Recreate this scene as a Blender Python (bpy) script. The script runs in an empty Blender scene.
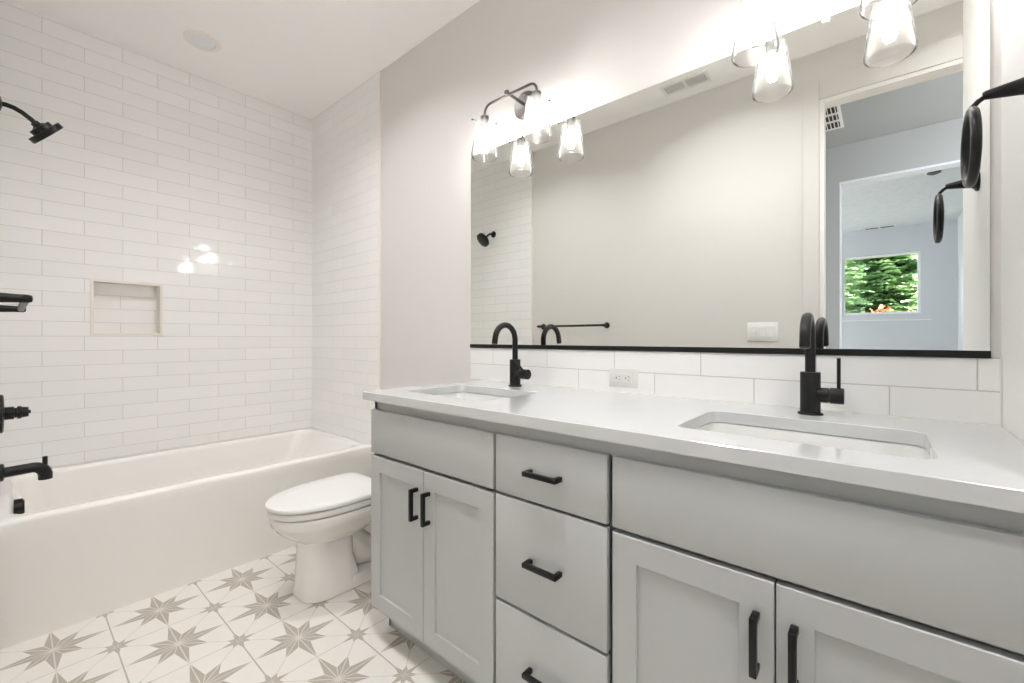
import bpy, bmesh, math, random
from mathutils import Vector, Matrix
PI = math.pi
scene = bpy.context.scene
col = scene.collection
random.seed(7)

# ------------------------------------------------------------------ camera
cam_d = bpy.data.cameras.new('camera')
cam = bpy.data.objects.new('camera', cam_d)
col.objects.link(cam)
YAW = math.radians(49.35)
CH = 1.114                                   # camera height
cam.location = (0, 0, CH)
cam.rotation_euler = (PI / 2, 0, YAW - 0.0 + 0.0)
_f = Vector((-math.cos(YAW), math.sin(YAW), 0))
cam.rotation_euler = (-_f).to_track_quat('Z', 'Y').to_euler()
cam_d.sensor_width = 36
cam_d.lens = 433.0 / 1024 * 36
cam_d.shift_y = -(341.5 - 338.1) / 1024
cam_d.clip_start = 0.01
cam_d.clip_end = 200
scene.camera = cam

# ------------------------------------------------------------------ world, sun, exposure
w = bpy.data.worlds.new('world')
scene.world = w
w.use_nodes = True
w.node_tree.nodes['Background'].inputs[0].default_value = (0.90, 0.94, 1.0, 1)
w.node_tree.nodes['Background'].inputs[1].default_value = 3.7
sd = bpy.data.lights.new('sun', 'SUN')
sd.energy = 10.5
sd.angle = math.radians(1)
sd.color = (1.0, 0.94, 0.84)
sun = bpy.data.objects.new('sun', sd)
col.objects.link(sun)
sun.rotation_euler = (-Vector((0.25, -0.75, -0.9))).to_track_quat('Z', 'Y').to_euler()
scene.view_settings.view_transform = 'Standard'
scene.view_settings.look = 'None'
scene.view_settings.gamma = 1
scene.view_settings.use_curve_mapping = False
scene.view_settings.exposure = 1.15
BULB = 50.0
FILL = 185.0  # strength of the added ceiling fill lights
scene.cycles.max_bounces = 14
scene.cycles.diffuse_bounces = 8
scene.cycles.glossy_bounces = 6
scene.cycles.transparent_max_bounces = 24
scene.cycles.sample_clamp_indirect = 6
scene.cycles.caustics_reflective = False
scene.cycles.caustics_refractive = False

# ------------------------------------------------------------------ materials
class N:
    """small wrapper for building math node graphs"""
    def __init__(s, nt, sock): s.nt, s.k = nt, sock
    def _m(s, op, *o):
        n = s.nt.nodes.new('ShaderNodeMath'); n.operation = op
        for i, x in enumerate((s,) + o):
            if isinstance(x, N): s.nt.links.new(x.k, n.inputs[i])
            else: n.inputs[i].default_value = x
        return N(s.nt, n.outputs[0])
    def __add__(s, o): return s._m('ADD', o)
    def __sub__(s, o): return s._m('SUBTRACT', o)
    def __mul__(s, o): return s._m('MULTIPLY', o)
    def lt(s, o): return s._m('LESS_THAN', o)
    def gt(s, o): return s._m('GREATER_THAN', o)
    def abs(s): return s._m('ABSOLUTE')
    def fract(s): return s._m('FRACT')
    def max(s, o): return s._m('MAXIMUM', o)
    def min(s, o): return s._m('MINIMUM', o)
    def sqrt(s): return s._m('SQRT')

def new_mat(name):
    m = bpy.data.materials.new(name); m.use_nodes = True
    nt = m.node_tree
    b = nt.nodes['Principled BSDF']
    return m, nt, b

def mat(name, c, rough=0.5, metal=0.0, noise=0.0, scale=30, bump=0.0, coat=0.0, spec=0.5):
    m, nt, b = new_mat(name)
    b.inputs['Base Color'].default_value = (*c, 1)
    b.inputs['Roughness'].default_value = rough
    b.inputs['Metallic'].default_value = metal
    b.inputs['Coat Weight'].default_value = coat
    b.inputs['Specular IOR Level'].default_value = spec
    tc = nt.nodes.new('ShaderNodeTexCoord')
    n = nt.nodes.new('ShaderNodeTexNoise'); n.inputs['Scale'].default_value = scale
    n.inputs['Detail'].default_value = 4
    nt.links.new(tc.outputs['Object'], n.inputs['Vector'])
    if noise:
        mx = nt.nodes.new('ShaderNodeMix'); mx.data_type = 'RGBA'
        nt.links.new(n.outputs['Fac'], mx.inputs[0])
        mx.inputs[6].default_value = (*[x * (1 - noise) for x in c], 1)
        mx.inputs[7].default_value = (*[min(1, x * (1 + noise)) for x in c], 1)
        nt.links.new(mx.outputs[2], b.inputs['Base Color'])
    if bump:
        bp = nt.nodes.new('ShaderNodeBump'); bp.inputs['Strength'].default_value = bump
        bp.inputs['Distance'].default_value = 0.002
        nt.links.new(n.outputs['Fac'], bp.inputs['Height'])
        nt.links.new(bp.outputs[0], b.inputs['Normal'])
    return m

def tile_mat(name, ax, off, z0=1.124, width=0.307, row=0.0768, c=(0.88, 0.874, 0.864), g=(0.67, 0.645, 0.61)):
    """running-bond wall tile; ax 0: runs along X, 1: along Y"""
    m, nt, b = new_mat(name)
    geo = nt.nodes.new('ShaderNodeNewGeometry')
    sp = nt.nodes.new('ShaderNodeSeparateXYZ'); nt.links.new(geo.outputs['Position'], sp.inputs[0])
    a = N(nt, sp.outputs[ax]) - off
    z = N(nt, sp.outputs[2]) - z0
    cb = nt.nodes.new('ShaderNodeCombineXYZ')
    nt.links.new(a.k, cb.inputs[0]); nt.links.new(z.k, cb.inputs[1])
    br = nt.nodes.new('ShaderNodeTexBrick')
    nt.links.new(cb.outputs[0], br.inputs['Vector'])
    br.inputs['Scale'].default_value = 1
    br.inputs['Brick Width'].default_value = width
    br.inputs['Row Height'].default_value = row
    br.inputs['Mortar Size'].default_value = 0.0016
    br.inputs['Mortar Smooth'].default_value = 0.3
    br.inputs['Color1'].default_value = (*[x * 1.015 for x in c], 1)
    br.inputs['Color2'].default_value = (*[x * 0.985 for x in c], 1)
    br.inputs['Mortar'].default_value = (*g, 1)
    nt.links.new(br.outputs['Color'], b.inputs['Base Color'])
    no = nt.nodes.new('ShaderNodeTexNoise'); no.inputs['Scale'].default_value = 9
    no.inputs['Detail'].default_value = 2
    nt.links.new(geo.outputs['Position'], no.inputs['Vector'])
    h = N(nt, no.outputs['Fac']) * 0.35 - N(nt, br.outputs['Fac']) * 1.0
    bp = nt.nodes.new('ShaderNodeBump'); bp.inputs['Strength'].default_value = 0.6
    bp.inputs['Distance'].default_value = 0.0015
    nt.links.new(h.k, bp.inputs['Height'])
    # every tile sits at a very slightly different tilt
    b2 = nt.nodes.new('ShaderNodeTexBrick'); nt.links.new(cb.outputs[0], b2.inputs['Vector'])
    b2.inputs['Scale'].default_value = 1; b2.inputs['Brick Width'].default_value = width; b2.inputs['Row Height'].default_value = row
    b2.inputs['Mortar Size'].default_value = 0
    b2.inputs['Color1'].default_value = (0, 0, 0, 1); b2.inputs['Color2'].default_value = (1, 1, 1, 1)
    wn = nt.nodes.new('ShaderNodeTexWhiteNoise'); wn.noise_dimensions = '1D'
    nt.links.new((N(nt, b2.outputs['Color']) * 913.0).k, wn.inputs['W'])
    v1 = nt.nodes.new('ShaderNodeVectorMath'); v1.operation = 'SUBTRACT'; nt.links.new(wn.outputs['Color'], v1.inputs[0]); v1.inputs[1].default_value = (.5, .5, .5)
    v2 = nt.nodes.new('ShaderNodeVectorMath'); v2.operation = 'SCALE'; nt.links.new(v1.outputs[0], v2.inputs[0]); v2.inputs['Scale'].default_value = 0.035
    v3 = nt.nodes.new('ShaderNodeVectorMath'); v3.operation = 'ADD'; nt.links.new(v2.outputs[0], v3.inputs[0]); nt.links.new(bp.outputs[0], v3.inputs[1])
    v4 = nt.nodes.new('ShaderNodeVectorMath'); v4.operation = 'NORMALIZE'; nt.links.new(v3.outputs[0], v4.inputs[0])
    nt.links.new(v4.outputs[0], b.inputs['Normal'])
    r = N(nt, br.outputs['Fac']) * 0.5 + 0.07
    nt.links.new(r.k, b.inputs['Roughness'])
    return m

def star_floor():
    m, nt, b = new_mat('star_patterned_tile')
    geo = nt.nodes.new('ShaderNodeNewGeometry')
    sp = nt.nodes.new('ShaderNodeSeparateXYZ'); nt.links.new(geo.outputs['Position'], sp.inputs[0])
    P = 0.2995
    u = (N(nt, sp.outputs[0]) + 1.652 + 40.5 * P) * (1 / P)
    v = (N(nt, sp.outputs[1]) - 0.7045 + 40.5 * P) * (1 / P)
    def star(x, y, s):
        x, y = x * s, y * s
        a, bb = x.max(y), x.min(y)
        Vx, Vy = 0.170, 0.0704
        card = (bb * (0.5 - Vx) + a * Vy).lt(0.5 * Vy)
        Tx, Ty = 0.245 - Vx, 0.245 - Vy
        diag = ((bb - Vy) * Tx - (a - Vx) * Ty).gt(0)
        sec = (bb - a * 0.4142).lt(0)
        ins = (card * sec).max(diag * (sec * -1 + 1))
        lw = 0.0065
        line = bb.lt(lw).max(((a - bb) * 0.7071).lt(lw)).max(((bb * 0.9239 - a * 0.3827).abs()).lt(lw * 0.8))
        r = (x * x + y * y).sqrt()
        ring = (r - 0.022).abs().lt(0.006)
        return ins, line.max(ring), a, bb
    fx, fy = u.fract(), v.fract()
    cx, cy = (fx - 0.5).abs(), (fy - 0.5).abs()
    qx, qy = cx * -1 + 0.5, cy * -1 + 0.5
    i1, l1, a1, b1 = star(cx, cy, 1.0)
    i2, l2, a2, b2 = star(qx, qy, 2.45)
    ins = i1.max(i2)
    pale = (i1 * l1).max(i2 * l2)
    thin = (((cx - cy).abs()).lt(0.0055)).max(cx.lt(0.001))
    thin = thin * (ins * -1 + 1)
    grout = (qy.lt(0.0075)).max(qx.lt(0.0045))
    no = nt.nodes.new('ShaderNodeTexNoise'); no.inputs['Scale'].default_value = 14; no.inputs['Detail'].default_value = 6
    nt.links.new(geo.outputs['Position'], no.inputs['Vector'])
    def mix(f, c1, c2):
        x = nt.nodes.new('ShaderNodeMix'); x.data_type = 'RGBA'
        nt.links.new(f.k if isinstance(f, N) else f, x.inputs[0])
        for i, c in ((6, c1), (7, c2)):
            if isinstance(c, tuple): x.inputs[i].default_value = (*c, 1)
            else: nt.links.new(c, x.inputs[i])
        return x.outputs[2]
    base = mix(no.outputs['Fac'], (0.76, 0.73, 0.69), (0.82, 0.79, 0.75))
    gs = mix(no.outputs['Fac'], (0.40, 0.365, 0.315), (0.47, 0.43, 0.375))
    c = mix(thin, base, (0.60, 0.565, 0.52))
    c = mix(ins, c, gs)
    c = mix(pale, c, (0.66, 0.62, 0.56))
    c = mix(grout, c, (0.47, 0.44, 0.40))
    nt.links.new(c, b.inputs['Base Color'])
    b.inputs['Roughness'].default_value = 0.42
    bp = nt.nodes.new('ShaderNodeBump'); bp.inputs['Strength'].default_value = 0.4; bp.inputs['Distance'].default_value = 0.001
    h = grout * -1
    nt.links.new(h.k, bp.inputs['Height']); nt.links.new(bp.outputs[0], b.inputs['Normal'])
    return m

def glass_mat(name, haze=0.16, tint=(1, 1, 1), bump=0.0):
    """thin clear glass: fresnel sheen over transparency, a little milky scatter"""
    m, nt, b = new_mat(name)
    nt.nodes.remove(b)
    out = [n for n in nt.nodes if n.type == 'OUTPUT_MATERIAL'][0]
    tr = nt.nodes.new('ShaderNodeBsdfTransparent'); tr.inputs[0].default_value = (*tint, 1)
    gl = nt.nodes.new('ShaderNodeBsdfGlossy'); gl.inputs['Roughness'].default_value = 0.03
    tl = nt.nodes.new('ShaderNodeBsdfTranslucent'); tl.inputs[0].default_value = (1, 0.99, 0.97, 1)
    fr = nt.nodes.new('ShaderNodeFresnel'); fr.inputs[0].default_value = 1.12
    lw = nt.nodes.new('ShaderNodeLayerWeight'); lw.inputs[0].default_value = 0.35
    m1 = nt.nodes.new('ShaderNodeMixShader'); m2 = nt.nodes.new('ShaderNodeMixShader')
    f = (N(nt, lw.outputs['Facing']) * haze * 2.2 + haze * 0.3).min(0.9)
    nt.links.new(f.k, m1.inputs[0]); nt.links.new(tr.outputs[0], m1.inputs[1]); nt.links.new(tl.outputs[0], m1.inputs[2])
    nt.links.new(fr.outputs[0], m2.inputs[0]); nt.links.new(m1.outputs[0], m2.inputs[1]); nt.links.new(gl.outputs[0], m2.inputs[2])
    nt.links.new(m2.outputs[0], out.inputs[0])
    if bump:
        n = nt.nodes.new('ShaderNodeTexNoise'); n.inputs['Scale'].default_value = 90
        bp = nt.nodes.new('ShaderNodeBump'); bp.inputs['Strength'].default_value = bump; bp.inputs['Distance'].default_value = 0.002
        tc = nt.nodes.new('ShaderNodeTexCoord'); nt.links.new(tc.outputs['Object'], n.inputs['Vector'])
        nt.links.new(n.outputs['Fac'], bp.inputs['Height'])
        nt.links.new(bp.outputs[0], gl.inputs['Normal']); nt.links.new(bp.outputs[0], fr.inputs['Normal'])
    return m

def emit_mat(name, c, s):
    m, nt, b = new_mat(name)
    b.inputs['Base Color'].default_value = (*c, 1)
    b.inputs['Emission Color'].default_value = (*c, 1)
    b.inputs['Emission Strength'].default_value = s
    return m

M = {}
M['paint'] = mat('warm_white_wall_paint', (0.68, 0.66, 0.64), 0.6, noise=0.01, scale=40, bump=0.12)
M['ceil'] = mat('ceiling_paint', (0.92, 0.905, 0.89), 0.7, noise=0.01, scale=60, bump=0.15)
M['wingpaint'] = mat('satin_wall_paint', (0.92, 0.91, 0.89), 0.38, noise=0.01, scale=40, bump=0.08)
M['trim'] = mat('white_trim_paint', (0.82, 0.80, 0.77), 0.35)
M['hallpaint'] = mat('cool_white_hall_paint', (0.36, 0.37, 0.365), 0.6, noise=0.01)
M['bedpaint'] = mat('cool_grey_bedroom_paint', (0.66, 0.68, 0.71), 0.65, noise=0.01)
M['bedceil'] = mat('textured_ceiling_paint', (0.74, 0.76, 0.77), 0.8, noise=0.14, scale=22, bump=1.0)
M['carpet'] = mat('beige_carpet', (0.45, 0.41, 0.36), 0.95, noise=0.15, scale=200, bump=0.8)
M['wood'] = mat('hall_wood_floor', (0.38, 0.29, 0.20), 0.5, noise=0.15, scale=12)
M['floor'] = star_floor()
M['tile_left'] = tile_mat('glossy_subway_tile_long_wall', 1, 0.2665)
M['tile_x'] = tile_mat('glossy_subway_tile_end_wall', 0, -3.2335, c=(0.88, 0.874, 0.864), g=(0.66, 0.64, 0.60))
M['splash'] = tile_mat('glossy_backsplash_tile', 0, -1.384 + .155, z0=0.914 + 0.0768 * 1, width=0.310, c=(0.84, 0.835, 0.825), g=(0.54, 0.525, 0.50))
M['schluter'] = mat('cream_tile_edge_trim', (0.80, 0.76, 0.70), 0.4)
M['quartz'] = mat('white_quartz', (0.62, 0.63, 0.63), 0.16, noise=0.012, scale=18, coat=0.3)
M['ceramic'] = mat('white_glazed_ceramic', (0.84, 0.82, 0.79), 0.09, noise=0.006, scale=5, coat=0.4)
M['basin'] = mat('white_basin_ceramic', (0.70, 0.70, 0.685), 0.1, noise=0.006, scale=5, coat=0.4)
M['acrylic'] = mat('white_tub_acrylic', (0.86, 0.845, 0.82), 0.25, noise=0.006, scale=4, coat=0.3)
M['cab'] = mat('light_grey_cabinet_paint', (0.49, 0.50, 0.495), 0.42, noise=0.012, scale=60)
M['black'] = mat('matte_black_metal', (0.008, 0.008, 0.008), 0.34, metal=0.0, noise=0.1, scale=60, spec=0.32)
M['bronze'] = mat('dark_pewter_metal', (0.10, 0.09, 0.085), 0.3, metal=0.8, noise=0.05)
M['socket'] = mat('brushed_pewter_socket', (0.13, 0.12, 0.11), 0.35, metal=0.7, noise=0.05)
M['chrome'] = mat('chrome', (0.8, 0.8, 0.8), 0.08, metal=1.0, noise=0.01)
M['plastic'] = mat('white_plastic', (0.80, 0.795, 0.78), 0.4, noise=0.005)
M['plate'] = mat('white_outlet_plastic', (0.69, 0.685, 0.67), 0.35, noise=0.005)
M['dark'] = mat('dark_void', (0.02, 0.02, 0.02), 0.8, noise=0.1)
M['greyslot'] = mat('grey_slot', (0.12, 0.115, 0.11), 0.8, noise=0.1)
M['lens'] = mat('frosted_lens', (0.78, 0.80, 0.81), 0.5, noise=0.02)
M['caulk'] = mat('white_caulk', (0.74, 0.71, 0.67), 0.5, noise=0.01)
M['mirror'] = mat('silvered_mirror', (0.90, 0.91, 0.885), 0.0, metal=1.0)
M['mirroredge'] = mat('grey_glass_edge', (0.25, 0.27, 0.25), 0.2)
M['lampglass'] = glass_mat('seeded_clear_glass', 0.038, bump=0.3)
M['pane'] = glass_mat('window_glass', 0.0)
M['bulb'] = emit_mat('glowing_bulb_glass', (1.0, 0.975, 0.95), BULB)
M['filllens2'] = emit_mat('added_fill_lens_strong', (1.0, 0.995, 0.985), FILL * 1.10)  # emitter of the added fill lights, the stronger setting
M['filllens'] = emit_mat('added_fill_lens', (1.0, 0.995, 0.985), FILL)  # emitter of the added, unseen fill light by the tub
M['wintrim'] = mat('bright_white_vinyl', (.92, .93, .93), .4, noise=.005)
M['bark'] = mat('brown_bark', (0.10, 0.065, 0.04), 0.9, noise=0.3)
M['grass'] = mat('lawn_grass', (0.10, 0.20, 0.05), 0.9, noise=0.4, scale=8)

def leaf_mat(name, c1, c2):
    m, nt, b = new_mat(name)
    geo = nt.nodes.new('ShaderNodeNewGeometry')
    n = nt.nodes.new('ShaderNodeTexNoise'); n.inputs['Scale'].default_value = 2.2; n.inputs['Detail'].default_value = 5
    nt.links.new(geo.outputs['Position'], n.inputs['Vector'])
    cr = nt.nodes.new('ShaderNodeValToRGB')
    cr.color_ramp.elements[0].position = 0.36; cr.color_ramp.elements[0].color = (*c1, 1)
    cr.color_ramp.elements[1].position = 0.62; cr.color_ramp.elements[1].color = (*c2, 1)
    nt.links.new(n.outputs['Fac'], cr.inputs[0]); nt.links.new(cr.outputs[0], b.inputs['Base Color'])
    b.inputs['Roughness'].default_value = 0.6
    return m
M['needle'] = leaf_mat('conifer_needles', (0.09, 0.18, 0.08), (0.34, 0.49, 0.25))
M['needle2'] = leaf_mat('pale_conifer_needles', (0.13, 0.24, 0.11), (0.48, 0.62, 0.34))
M['orangeleaf'] = leaf_mat('orange_autumn_leaves', (0.42, 0.17, 0.08), (0.60, 0.38, 0.18))

# ------------------------------------------------------------------ mesh helpers
def finish(bm, name, m, parent=None, angle=35, loc=None, recalc=True):
    if recalc: bmesh.ops.recalc_face_normals(bm, faces=bm.faces)
    bm.normal_update()
    a = math.radians(angle)
    for f in bm.faces: f.smooth = True
    for e in bm.edges:
        if len(e.link_faces) == 2:
            e.smooth = e.calc_face_angle(0) < a
        else: e.smooth = False
    me = bpy.data.meshes.new(name)
    bm.to_mesh(me); bm.free()
    for x in (m if isinstance(m, (list, tuple)) else [m]): me.materials.append(x)
    o = bpy.data.objects.new(name, me)
    col.objects.link(o)
    if parent is not None:
        o.parent = parent
    return o

def new(): return bmesh.new()

def box(bm, x0, x1, y0, y1, z0, z1, bev=0.0, seg=2, mi=0):
    vs = [bm.verts.new((x, y, z)) for x in (x0, x1) for y in (y0, y1) for z in (z0, z1)]
    idx = [(0, 1, 3, 2), (4, 6, 7, 5), (0, 4, 5, 1), (2, 3, 7, 6), (0, 2, 6, 4), (1, 5, 7, 3)]
    fs = [bm.faces.new([vs[i] for i in f]) for f in idx]
    for f in fs: f.material_index = mi
    if bev:
        es = list({e for f in fs for e in f.edges})
        bmesh.ops.bevel(bm, geom=es, offset=bev, segments=seg, profile=0.5, affect='EDGES')
    return vs

def frame_of(d):
    d = d.normalized()
    a = Vector((0, 0, 1)) if abs(d.z) < 0.95 else Vector((1, 0, 0))
    x = a.cross(d).normalized(); y = d.cross(x)
    return x, y

def tube(bm, pts, rad, seg=16, cap=True, mi=0):
    """swept circle along pts; rad number or list"""
    pts = [Vector(p) for p in pts]
    if not isinstance(rad, (list, tuple)): rad = [rad] * len(pts)
    rings = []; px = None
    for i, p in enumerate(pts):
        d = (pts[min(i + 1, len(pts) - 1)] - pts[max(i - 1, 0)]).normalized()
        if px is None: x, y = frame_of(d)
        else:
            x = (px - d * px.dot(d)).normalized(); y = d.cross(x)
        px = x
        rings.append([bm.verts.new(p + (x * math.cos(t) + y * math.sin(t)) * rad[i]) for t in [2 * PI * k / seg for k in range(seg)]])
    for a, b in zip(rings, rings[1:]):
        for k in range(seg):
            bm.faces.new((a[k], a[(k + 1) % seg], b[(k + 1) % seg], b[k])).material_index = mi
    if cap:
        bm.faces.new(list(reversed(rings[0]))).material_index = mi
        bm.faces.new(rings[-1]).material_index = mi
    return rings

def lathe(bm, c, axis, prof, seg=32, close=True):
    """prof: list of (radius, distance along axis)"""
    c = Vector(c); ax = Vector(axis).normalized(); x, y = frame_of(ax)
    rings = []
    for r, h in prof:
        if r < 1e-6: rings.append([bm.verts.new(c + ax * h)])
        else: rings.append([bm.verts.new(c + ax * h + (x * math.cos(t) + y * math.sin(t)) * r) for t in [2 * PI * k / seg for k in range(seg)]])
    for a, b in zip(rings, rings[1:]):
        for k in range(seg):
            k2 = (k + 1) % seg
            if len(a) == 1 and len(b) == 1: continue
            if len(a) == 1: bm.faces.new((a[0], b[k2], b[k]))
            elif len(b) == 1: bm.faces.new((a[k], a[k2], b[0]))
            else: bm.faces.new((a[k], a[k2], b[k2], b[k]))
    if close:
        if len(rings[0]) > 1: bm.faces.new(list(reversed(rings[0])))
        if len(rings[-1]) > 1: bm.faces.new(rings[-1])

def arc(c, r, a0, a1, n, ax='yz'):
    out = []
    for i in range(n + 1):
        t = math.radians(a0 + (a1 - a0) * i / n)
        p = [0, 0, 0]; i0, i1 = 'xyz'.index(ax[0]), 'xyz'.index(ax[1])
        for k in range(3): p[k] = c[k]
        p[i0] += r * math.cos(t); p[i1] += r * math.sin(t)
        out.append(tuple(p))
    return out

def rrect(cx, cy, hx, hy, r, n=6):
    """rounded rectangle points, counter-clockwise"""
    pts = []
    for qx, qy, a in ((1, 1, 0), (-1, 1, 90), (-1, -1, 180), (1, -1, 270)):
        for i in range(n + 1):
            t = math.radians(a + 90 * i / n)
            pts.append((cx + qx * (hx - r) + r * math.cos(t), cy + qy * (hy - r) + r * math.sin(t)))
    return pts

def loft(bm, loops, cap0=True, cap1=True):
    """loops: list of lists of 3-D points with the same count"""
    R = [[bm.verts.new(p) for p in L] for L in loops]
    n = len(R[0])
    for a, b in zip(R, R[1:]):
        for k in range(n): bm.faces.new((a[k], a[(k + 1) % n], b[(k + 1) % n], b[k]))
    if cap0: bm.faces.new(list(reversed(R[0])))
    if cap1: bm.faces.new(R[-1])
    return R

def tag(o, label, cat, group=None, kind=None):
    o['label'] = label; o['category'] = cat
    if group: o['group'] = group
    if kind: o['kind'] = kind
    return o

def struct(bm, name, m, parent=None, label=None):
    o = finish(bm, name, m, parent)
    if parent is None: o['kind'] = 'structure'
    if label: o['label'] = label
    return o

def empty(name, loc, label, cat, group=None):
    o = bpy.data.objects.new(name, None); col.objects.link(o)
    o.location = loc; o.empty_display_size = 0.1
    return tag(o, label, cat, group)

def part(bm, name, m, root, parent=None, **k):
    """geometry is given relative to the root's own origin"""
    return finish(bm, name, m, parent or root, **k)

# ------------------------------------------------------------------ the setting
WX0, YB, YD = -3.2335, 1.484, -0.045       # tub wall, vanity wall, door wall (bathroom faces)
HC = 2.745
XW = 0.205                                  # face of the wing wall beside the vanity
XE = 0.62                                   # far right wall of the bathroom

bm = new(); box(bm, WX0 - .1, XE + .1, YD, YB + .1, -0.1, 0)
struct(bm, 'floor', M['floor'], label='white floor tiles printed with taupe eight-pointed stars')
FILL_CANS = [(-2.0, .70), (-.72, .48), (.42, .30)]             # positions of the added ceiling fill lights
bm = new(); hh = .0732
xs = [WX0 - .1] + [c[0] + q * hh for c in FILL_CANS for q in (-1, 1)] + [XE + .1]
for k in range(7):
    if k % 2:
        cy_ = FILL_CANS[k // 2][1]
        box(bm, xs[k], xs[k + 1], YD, cy_ - hh, HC, HC + .1); box(bm, xs[k], xs[k + 1], cy_ + hh, YB + .1, HC, HC + .1)
    else: box(bm, xs[k], xs[k + 1], YD, YB + .1, HC, HC + .1)
for k in (0, 1, 2): box(bm, FILL_CANS[k][0] - hh, FILL_CANS[k][0] + hh, FILL_CANS[k][1] - hh, FILL_CANS[k][1] + hh, HC + .07, HC + .1)
struct(bm, 'ceiling', M['ceil'], label='smooth warm white bathroom ceiling')
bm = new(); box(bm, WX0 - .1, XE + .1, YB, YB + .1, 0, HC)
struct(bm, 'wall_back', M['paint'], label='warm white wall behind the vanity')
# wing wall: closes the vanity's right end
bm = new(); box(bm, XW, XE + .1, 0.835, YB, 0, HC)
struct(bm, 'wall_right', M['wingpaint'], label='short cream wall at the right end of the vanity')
bm = new(); box(bm, XE, XE + .1, YD, 0.835, 0, HC)
struct(bm, 'wall_entry', M['paint'])
# left wall with niche
NY0, NY1, NZ0, NZ1 = 0.303, 0.584, 1.143, 1.420
bm = new()
q_ = .006
for a in ((YD, NY0 - q_, 0, HC), (NY1 + q_, YB, 0, HC), (NY0 - q_, NY1 + q_, 0, NZ0 - q_), (NY0 - q_, NY1 + q_, NZ1 + q_, HC)):
    box(bm, WX0 - .1, WX0, a[0], a[1], a[2], a[3])
box(bm, WX0 - .12, WX0 - .075, NY0 - .02, NY1 + .02, NZ0 - .02, NZ1 + .02)
struct(bm, 'wall_left', M['tile_left'], label='long glossy white subway tile wall beside the tub')
bm = new()
t = 0.014
for a in ((NY0 - t, NY0, NZ0 - t, NZ1 + t), (NY1, NY1 + t, NZ0 - t, NZ1 + t), (NY0, NY1, NZ0 - t, NZ0), (NY0, NY1, NZ1, NZ1 + t)):
    box(bm, WX0 - .0755, WX0 + .003, a[0], a[1], a[2], a[3], 0.001, 1)
struct(bm, 'trim_1', M['schluter'], label='cream edging framing the shampoo niche')
# tiled end walls of the tub alcove
bm = new(); box(bm, WX0, -2.343, 1.4785, YB + .002, 0.40, HC); struct(bm, 'wall_tile_back', M['tile_x'], label='narrow tiled end wall of the tub alcove')
bm = new(); box(bm, WX0, -2.343, YD - .002, YD + .020, 0.40, HC); struct(bm, 'wall_tile_front', M['tile_x'])
for i, (y0, y1) in enumerate(((1.4765, YB + .002), (YD - .002, YD + .022))):
    bm = new(); box(bm, -2.343, -2.330, y0, y1, 0.0, HC, 0.001, 1); struct(bm, 'trim_%d' % (2 + i), M['schluter'], label='vertical cream strip ending the tile')
# door wall with the opening the camera stands in
DX0, DX1, DZ = -0.256, 0.53, 2.444
WT = 0.09
bm = new()
for a in ((WX0 - .1, DX0 - .02, 0, HC), (DX1 + .02, XE + .1, 0, HC), (DX0 - .02, DX1 + .02, DZ + .02, HC)):
    box(bm, a[0], a[1], YD - WT, YD, a[2], a[3])
struct(bm, 'wall_front', M['paint'], label='warm white wall with the doorway, seen in the mirror')
bm = new()
box(bm, DX0 - .02, DX0, YD - WT - .002, YD + .002, 0, DZ + .02); box(bm, DX1, DX1 + .02, YD - WT - .002, YD + .002, 0, DZ + .02)
box(bm, DX0, DX1, YD - WT - .002, YD + .002, DZ, DZ + .02)
dj = struct(bm, 'door_1', M['trim'], label='white door frame seen in the mirror')
bm = new()
for y0, y1 in ((YD, YD + .008), (YD - WT - .012, YD - WT)):
    box(bm, DX0 - .100, DX0 - .022, y0, y1, 0, DZ + .135, 0.002, 1); box(bm, DX1 + .010, DX1 + .078, y0, y1, 0, DZ + .135, 0.002, 1)
    box(bm, DX0 - .022, DX1 + .010, y0, y1, DZ + .022, DZ + .135, 0.002, 1)
finish(bm, 'casing', M['paint'], dj)
# hallway
HY0, HY1 = -1.642, YD - WT
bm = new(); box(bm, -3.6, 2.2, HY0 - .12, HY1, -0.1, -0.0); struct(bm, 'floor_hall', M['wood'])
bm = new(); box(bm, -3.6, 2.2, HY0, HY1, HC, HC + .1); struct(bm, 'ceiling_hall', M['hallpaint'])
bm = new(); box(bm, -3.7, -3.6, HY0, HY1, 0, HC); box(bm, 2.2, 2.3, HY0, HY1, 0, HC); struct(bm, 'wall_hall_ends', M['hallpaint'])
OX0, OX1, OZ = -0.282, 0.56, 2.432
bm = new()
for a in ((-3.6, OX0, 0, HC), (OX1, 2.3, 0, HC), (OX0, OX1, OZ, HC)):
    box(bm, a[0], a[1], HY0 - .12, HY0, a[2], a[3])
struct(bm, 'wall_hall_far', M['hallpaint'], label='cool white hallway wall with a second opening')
bm = new()
box(bm, OX0 - .004, OX0 + .004, HY0 - .122, HY0 + .003, 0, OZ); box(bm, OX0 - .004, OX1, HY0 - .122, HY0 + .003, OZ - .012, OZ + .004)
struct(bm, 'door_2', M['bedpaint'])
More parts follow.
